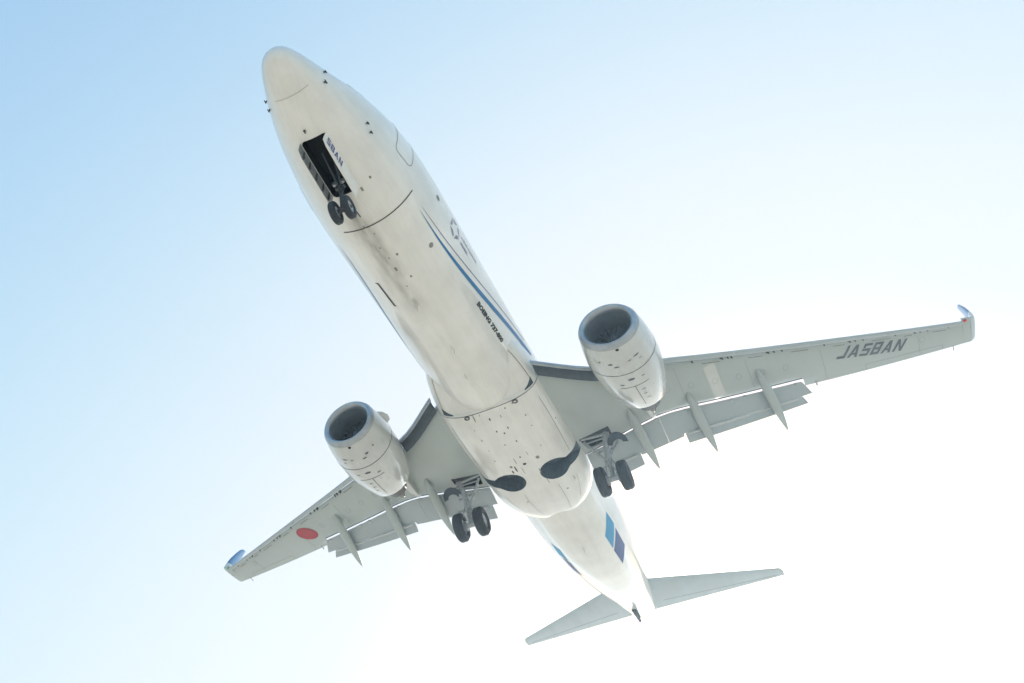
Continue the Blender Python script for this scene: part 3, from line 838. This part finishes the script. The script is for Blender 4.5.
# registration under the port wing (reads from behind the leading edge, tops forward)
polys, tw = block_text('JA58AN', 1.12, shear=.28, gap=1.15, wk=.98)
xb, yb = onz(836.7, 361, 0), onz(903, 350.8, .55)
# baseline from J to N in (x, y)
A0 = Vector((21.42, -11.88)); A1 = Vector((22.84, -14.28)); dv = (A1 - A0); dl = dv.normalized(); upv = Vector((-.88, -.30)).normalized()
polys, tw = block_text('JA58AN', 6, 0, gap=1.15, wk=.98)
sc = dv.length / tw
def fn_reg(a, b):
    q = A0 + dl * (a * sc) + Vector((-.50, -.34)) * (b / 6)
    return under(q.x, q.y, .016)
map_polys('lettering', polys, fn_reg, M['letter'], WL)
# red roundel under the starboard wing
bm = bmesh.new()
loft(bm, [[under(20.95 + q * math.cos(t), 11.09 + q * math.sin(t), .014) for t in [2 * math.pi * i / 48 for i in range(48)]] for q in (.02, .12, .25, .38, .5)])
bmesh.ops.recalc_face_normals(bm, faces=bm.faces); mk('red_roundel', bm, M['red'], WR, smooth=False)

# ------------------------------------------------------------------ engines
EX, EY, EZ = 13.32, 4.93, -1.88
def make_engine(s):
    c = (EX, s * EY, EZ)
    bm = bmesh.new()
    lathe(bm, [(.16, 1.02), (.5, 1.10), (.9, 1.155), (1.4, 1.19), (1.9, 1.19), (2.4, 1.155), (2.9, 1.08), (3.4, .96), (3.72, .86), (3.72, .82), (3.2, .88), (2.6, .9)], c, n=64, sz=.97)
    fix(bm); e = mk('engine_nacelle', bm, M['nacelle'], PLANE)
    bm = bmesh.new()
    lathe(bm, [(.17, 1.022), (.08, .99), (.02, .945), (0, .895), (.02, .84), (.09, .785), (.2, .75)], c, n=64, sz=.97); fix(bm); mk('inlet_lip', bm, M['alu'], e)
    bm = bmesh.new(); lathe(bm, [(.2, .751), (.4, .74), (.8, .765), (1.15, .79), (1.2, .3)], c, n=64, sz=.97); fix(bm)
    for f in bm.faces: pass
    mk('inlet_duct', bm, M['duct'], e)
    bm = bmesh.new()
    for k in range(24):
        a = 2 * math.pi * k / 24; rg = []
        for r in np.linspace(.2, .77, 6):
            tw_ = .5 + .7 * r; w_ = .07 + .08 * r
            v0 = Vector((-.5 * w_ * math.cos(tw_) * 1.2, -.5 * w_ * math.sin(tw_))); v1 = -v0
            def P(v, t): 
                aa = a + (v[1]) / r + .25 * (r - .2)
                return (c[0] + 1.02 + v[0] + t, c[1] + r * math.cos(aa), c[2] + r * .97 * math.sin(aa))
            rg.append([P(v0, 0), P((0, 0), -.012), P(v1, 0), P((0, 0), .012)])
        loft(bm, rg)
    fix(bm); mk('fan', bm, M['fan'], e)
    bm = bmesh.new(); lathe(bm, [(.62, .005), (.68, .07), (.8, .14), (.95, .2), (1.1, .23)], c, n=32); fix(bm); mk('spinner', bm, M['fan'], e)
    bm = bmesh.new(); lathe(bm, [(2.6, .62), (3.4, .60), (3.9, .52), (4.5, .40), (4.5, .37), (4.0, .40)], c, n=40); fix(bm); mk('core_nozzle', bm, M['darkmetal'], e)
    bm = bmesh.new(); lathe(bm, [(4.0, .28), (4.5, .24), (5.0, .1), (5.15, .01)], c, n=32); fix(bm); mk('exhaust_plug', bm, M['darkmetal'], e)
    # pylon
    bm = bmesh.new(); rg = []
    for x, z0, z1, w_ in ((14.3, -.95, -.80, .02), (14.9, -1.1, -.62, .2), (15.8, -1.2, -.6, .24), (17.0, -1.6, -.9, .24), (17.9, -1.5, -1.0, .20), (18.9, -1.4, -1.0, .12), (19.5, -1.3, -1.1, .03)):
        rg.append([(x, s * EY + w_, z1), (x, s * EY - w_, z1), (x, s * EY - w_ * .9, z0), (x, s * EY + w_ * .9, z0)])
    loft(bm, rg); fix(bm); mk('pylon', bm, M['nacelle'], e)
    def on(sx, a, o):      # a measured from the keel line
        prof = [(.16, 1.02), (.5, 1.10), (.9, 1.155), (1.4, 1.19), (1.9, 1.19), (2.4, 1.155), (2.9, 1.08), (3.4, .96), (3.72, .86)]
        r = float(np.interp(sx, [p[0] for p in prof], [p[1] for p in prof])) + o + .002
        return Vector((c[0] + sx, c[1] + r * math.sin(a), c[2] - r * .97 * math.cos(a)))
    line_on('cowl_gap', [(1.38, D(a)) for a in np.linspace(-180, 180, 60)], .024, M['seam'], on, e)
    line_on('cowl_gap', [(2.1, D(a)) for a in np.linspace(-25, 25, 14)], .02, M['seam'], on, e)
    line_on('cowl_gap', [(2.11 + 1.3 * k, D(0)) for k in np.linspace(0, 1, 10)], .018, M['seam'], on, e)
    line_on('cowl_gap', [(.18 + 0 * k, D(a)) for k, a in zip(np.linspace(0, 1, 60), np.linspace(-180, 180, 60))], .012, M['softseam'], on, e)
    rnd = random.Random(7 + s)
    for sx, a, r, el in [(.26, 2, .05, 1), (.8, -20, .06, .6), (.85, 12, .05, .5), (.95, -12, .07, .4), (1.0, 30, .05, .4), (1.7, 0, .09, .5), (1.75, 20, .05, .4), (.7, -38, .035, 1), (2.4, 10, .06, .3), (2.7, 10, .06, .3), (3.0, 12, .06, .3), (1.9, -18, .06, .4), (.8, 26, .09, .25)]:
        bm = bmesh.new(); ring = [on(sx + r * el * math.cos(t), D(a * s) + 1.3 * r * math.sin(t) / 1.15, .008) for t in [2 * math.pi * i / 14 for i in range(14)]]
        bm.faces.new([bm.verts.new(q) for q in ring]); bmesh.ops.recalc_face_normals(bm, faces=bm.faces)
        mk('access_panel', bm, M['ink'] if sx < .5 else (M['letter'] if r > .055 else M['grime']), e, smooth=False)
    # chine on the inboard shoulder
    bm = bmesh.new(); a = D(180 + s * 52); n_ = Vector((0, math.sin(a), -math.cos(a))); tv = Vector((0, math.cos(a), math.sin(a)))
    def cp(x, h): 
        q = on(x, a, 0); return q + n_ * h
    rg = [[cp(.7, -.02), cp(1.1, -.02), cp(1.55, -.02), cp(1.5, .20), cp(1.25, .24), cp(.95, .15)]]
    rg.append([p + tv * .03 for p in rg[0]]); loft(bm, rg); fix(bm); mk('chine', bm, M['nacelle'], e, smooth=False)
    return e
for s_ in (-1, 1):          # engines are toed in slightly: the rear end sits further outboard
    e = make_engine(s_)
    for o in [e] + list(e.children):
        if o.name.startswith('pylon'): continue
        for v in o.data.vertices: v.co.y += s_ * .038 * (v.co.x - EX)

# ------------------------------------------------------------------ landing gear
def wheel(c, r, w, parent, sidey, rimm='steel'):
    bm = bmesh.new(); h = w / 2
    prof = [(-h * .55, r * .52), (-h * .9, r * .62), (-h, r * .76), (-h * .93, r * .88), (-h * .7, r * .965), (-h * .45, r), (-h * .42, r * .985), (-h * .38, r * 1.0), (-h * .1, r * 1.0), (-h * .06, r * .985), (0, r * .985),
            (h * .06, r * .985), (h * .1, r), (h * .38, r), (h * .42, r * .985), (h * .45, r), (h * .7, r * .965), (h * .93, r * .88), (h, r * .76), (h * .9, r * .62), (h * .55, r * .52)]
    lathe(bm, prof, c, 'y', 40); 
    lathe(bm, [(-h * .55, r * .53), (-h * .62, r * .48), (-h * .35, r * .42), (-h * .3, r * .2), (-h * .7, r * .18), (-h * .75, .001)], c, 'y', 30, mi=1)
    lathe(bm, [(h * .55, r * .53), (h * .62, r * .48), (h * .35, r * .42), (h * .3, r * .2), (h * .7, r * .18), (h * .75, .001)], c, 'y', 30, mi=1)
    fix(bm); return mk('wheel', bm, [M['tyre'], M[rimm]], parent, ang=40)
# nose gear
bm = bmesh.new()
tube(bm, (3.85, 0, -1.5), (3.93, 0, -2.6), .085); tube(bm, (3.93, 0, -2.6), (3.98, 0, -3.35), .055)
tube(bm, (3.98, -.3, -3.4), (3.98, .3, -3.4), .05); tube(bm, (3.975, -.1, -3.38), (3.975, .1, -3.38), .09)
tube(bm, (3.9, .0, -2.45), (4.15, 0, -2.75), .03); tube(bm, (4.15, 0, -2.75), (3.99, 0, -3.2), .028)
tube(bm, (3.91, -.16, -2.4), (3.91, .16, -2.4), .05)
NG = mk('nose_landing_gear', bm, M['gearblack'], PLANE)
for s in (-1, 1):
    bm = bmesh.new(); tube(bm, (3.1, s * .14, -1.6), (3.86, s * .05, -2.35), .03); mk('drag_brace', bm, M['slate'], NG)
for s in (-1, 1): wheel((3.98, s * .205, -3.4), .345, .2, NG, s)
for s in (-1, 1):
    bm = bmesh.new(); lathe(bm, [(-.05, .001), (-.05, .085), (.03, .08), (.06, .03)], (3.80, s * .12, -2.3), 'x', 16); fix(bm); mk('taxi_light', bm, M['alu'], NG)
bm = bmesh.new(); tube(bm, (4.28, -.28, -3.28), (4.5, -.3, -3.30), .018); tube(bm, (4.0, -.1, -3.35), (4.28, -.28, -3.28), .018); mk('tow_spigot', bm, M['ink'], NG)
# nose gear doors
for s in (-1, 1):
    bm = bmesh.new(); rg = []
    for k in np.linspace(0, 1, 12):
        x = 2.46 + 1.9 * k; zt = fusz(x, s * (.37 if s < 0 else .5)).z + .01
        dp = .42 + .06 * k; splay = -.10 if s < 0 else .06
        if k == 0: dp *= .75
        yo = s * (.375 if s < 0 else .52)
        rg.append([(x, yo, zt), (x, yo + s * splay * .6, zt - dp * .55), (x, yo + s * splay, zt - dp), (x, yo + s * (splay - .035), zt - dp), (x, yo + s * (splay * .6 - .04), zt - dp * .55), (x, yo - s * .03, zt)])
    loft(bm, rg); fix(bm)
    dr = mk('nose_gear_door', bm, [M['white'], M['steel']], PLANE)
    for f in dr.data.polygons:
        if f.normal.y * s < -.3: f.material_index = 1
    for k in (.12, .3, .5, .7, .88) if s > 0 else ():
        bm = bmesh.new(); x = 2.46 + 1.9 * k; zt = fusz(x, s * .37).z
        box(bm, (x, s * (.52 - .02), zt - .23), (.04, .04, .36))
        mk('door_rib', bm, M['darkmetal'], dr, smooth=False)
    if s < 0:
        polys, tw = block_text('58AN', .23, 0, 1.2, 1.0)
        def fnd(a, b):
            x = 2.58 + a; zt = fusz(x, -.37).z + .01; q = .33 - b      # distance down the door
            return Vector((x, -.375 - (-.06 * q / .24 if q < .24 else -.06 - .04 * (q - .24) / .2) - .010, zt - q))
        map_polys('lettering', polys, fnd, M['navy'], dr)

def main_gear(s):
    Y = s * 2.87; bm = bmesh.new(); XA, ZA = 19.61, -3.28
    top = Vector((19.35, s * 3.05, -1.35))
    low = Vector((XA - .03, Y, -2.6))
    tube(bm, top, low, .12); tube(bm, low, (XA, Y, ZA), .085)
    tube(bm, (XA, Y - .5, ZA), (XA, Y + .5, ZA), .065); tube(bm, (XA, Y - .16, ZA), (XA, Y + .16, ZA), .11)
    tube(bm, (19.3, s * 2.2, -1.5), (XA - .05, Y - s * .1, -2.45), .055)       # side brace
    tube(bm, (19.2, s * 2.1, -1.42), (19.35, s * 3.2, -1.42), .06)
    tube(bm, (19.9, s * 3.35, -1.5), (XA + .02, Y + s * .08, -2.3), .04)
    tube(bm, (XA + .08, Y, -2.5), (XA + .42, Y, -2.9), .04); tube(bm, (XA + .42, Y, -2.9), (XA + .06, Y, -3.2), .035)
    tube(bm, (XA - .22, Y + s * .04, -1.9), (XA - .2, Y + s * .03, -3.1), .022)
    tube(bm, (XA - .14, Y - s * .1, -2.3), (XA - .12, Y - s * .18, -3.2), .018)
    box(bm, (XA, Y, -2.45), (.3, .26, .2)); box(bm, (XA, Y, -2.72), (.24, .2, .08))
    for q in (-1, 1): tube(bm, (XA, Y + q * .16, ZA), (XA, Y + q * .26, ZA), .2, .2, 20)
    mg = mk('main_landing_gear', bm, M['steel'], PLANE)
    for q in (-1, 1): wheel((XA, Y + q * .43, ZA), .565, .40, mg, q)
    # leg door: an arched plate outboard of the leg, facing forward and down
    bm = bmesh.new(); cc = Vector((19.42, s * 3.42, -1.95)); u_, v_ = Vector((0, s, 0)), Vector((-.72, 0, .45)).normalized(); n_ = u_.cross(v_).normalized()
    arc = [cc + u_ * .38 * math.cos(t) + v_ * .46 * math.sin(t) for t in np.linspace(-.1, math.pi + .1, 16)]
    arc += [cc + u_ * .2 * math.cos(t) + v_ * .16 * math.sin(t) for t in np.linspace(math.pi, 0, 6)]
    loft(bm, [arc, [p + n_ * .03 for p in arc]]); fix(bm); mk('leg_door', bm, M['slate'], mg, smooth=False)
    bm = bmesh.new()
    for (ax, ay, az), (bx, by, bz), rr in (((19.3, 3.2, -1.7), (19.6, 2.95, -2.2), .07), ((19.7, 2.6, -1.9), (19.62, 3.15, -1.95), .06), ((19.45, 2.75, -2.05), (19.5, 3.2, -2.1), .05), ((19.75, 2.8, -2.35), (19.7, 3.0, -2.9), .03), ((19.5, 2.95, -2.3), (19.48, 3.12, -2.9), .022)):
        tube(bm, (ax, s * ay, az), (bx, s * by, bz), rr, n=10)
    mk('actuator', bm, M['alu'], mg)
    bm = bmesh.new()
    for a, b, c_, d_ in ((2.3, 3.35, 19.28, -1.62), (2.3, 3.1, 19.62, -1.58)):
        tube(bm, (c_, s * a, d_), (c_ + .02, s * b, d_ + .02), .03)
    mk('hydraulic_line', bm, M['alu'], mg)
main_gear(1); main_gear(-1)

# ------------------------------------------------------------------ tail surfaces
def tailplane(s):
    bm = bmesh.new(); rg = []
    def zl(y): return .72 + .188 * (y - .7)
    for y in (.3, 1.2, 2.5, 4, 5.5, 6.8, 7.12, 7.24):
        k = (y - .7) / 6.5; x0 = 33.75 + (38.62 - 33.75) * k; x1 = 37.05 + (39.46 - 37.05) * k
        if y > 7.2: x0 += .25
        rg.append(ring3(s, y, airfoil(x0, x1, zl(y), .09, 1., n=12, lowf=.5, upf=.5)))
    loft(bm, rg); fix(bm); t = mk('tailplane', bm, M['tail'], PLANE)
    def on(x, y, o):
        k = (y - .7) / 6.5; x0 = 33.75 + (38.62 - 33.75) * k; x1 = 37.05 + (39.46 - 37.05) * k; u = (x - x0) / (x1 - x0)
        th = .09 * (x1 - x0) * 10 * (.2969 * math.sqrt(u) - .126 * u - .3516 * u * u + .2843 * u ** 3 - .1036 * u ** 4)
        return Vector((x, s * y, zl(y) - th * .5 - o))
    pts = [((33.75 + 4.87 * (y - .7) / 6.5) * .28 + (37.05 + 2.41 * (y - .7) / 6.5) * .72, y) for y in np.linspace(1.2, 6.9, 16)]
    line_on('elevator_gap', pts, .028, M['letter'], on, t)
    for y in (3.2, 4.4, 5.4, 6.3, 6.9):
        k = (y - .7) / 6.5; x1 = 37.05 + 2.41 * k; bm = bmesh.new(); tube(bm, (x1 - .03, s * y, zl(y)), (x1 + .16, s * y, zl(y)), .008, n=6); mk('static_wick', bm, M['ink'], t)
    return t
tailplane(1); tailplane(-1)
bm = bmesh.new(); rg = []
for z, x0, x1 in ((1.3, 29.6, 36.6), (2.2, 30.6, 36.9), (4.5, 33.3, 37.7), (6.8, 35.7, 38.5), (8.6, 37.5, 39.2), (8.75, 37.8, 39.25)):
    rg.append([(x, q, z) for x, q in airfoil(x0, x1, 0, .09, 1., n=12, lowf=.5, upf=.5)])
loft(bm, rg); fix(bm)
FIN = mk('tail_fin', bm, M['tailblue'], PLANE)
bm = bmesh.new(); loft(bm, [[(26.5, -.02, 1.8), (26.5, .02, 1.8), (26.6, 0, 1.9)], [(30.5, -.12, 1.8), (30.5, .12, 1.8), (31.2, 0, 2.9)]]); fix(bm)
mk('dorsal_fin', bm, M['tailblue'], FIN)

# ------------------------------------------------------------------ scattering volume added to imitate veiling sun glare in the lens
bm = bmesh.new(); bmesh.ops.create_cube(bm, size=1)
bmesh.ops.transform(bm, matrix=Matrix.Translation((0, 0, 22.5)) @ Matrix.Diagonal((25000, 25000, 47, 1)), verts=bm.verts)
hm = bpy.data.materials.new('glare_volume'); hm.use_nodes = True; hn = hm.node_tree
hn.nodes.remove(hn.nodes['Principled BSDF']); pv = hn.nodes.new('ShaderNodeVolumePrincipled')
pv.inputs['Color'].default_value = (.55, .80, 1, 1); pv.inputs['Density'].default_value = .00034; pv.inputs['Anisotropy'].default_value = .6
hn.links.new(pv.outputs[0], hn.nodes['Material Output'].inputs['Volume'])
HZ = mk('glare_haze', bm, hm, smooth=False); tag(HZ, kind='stuff')
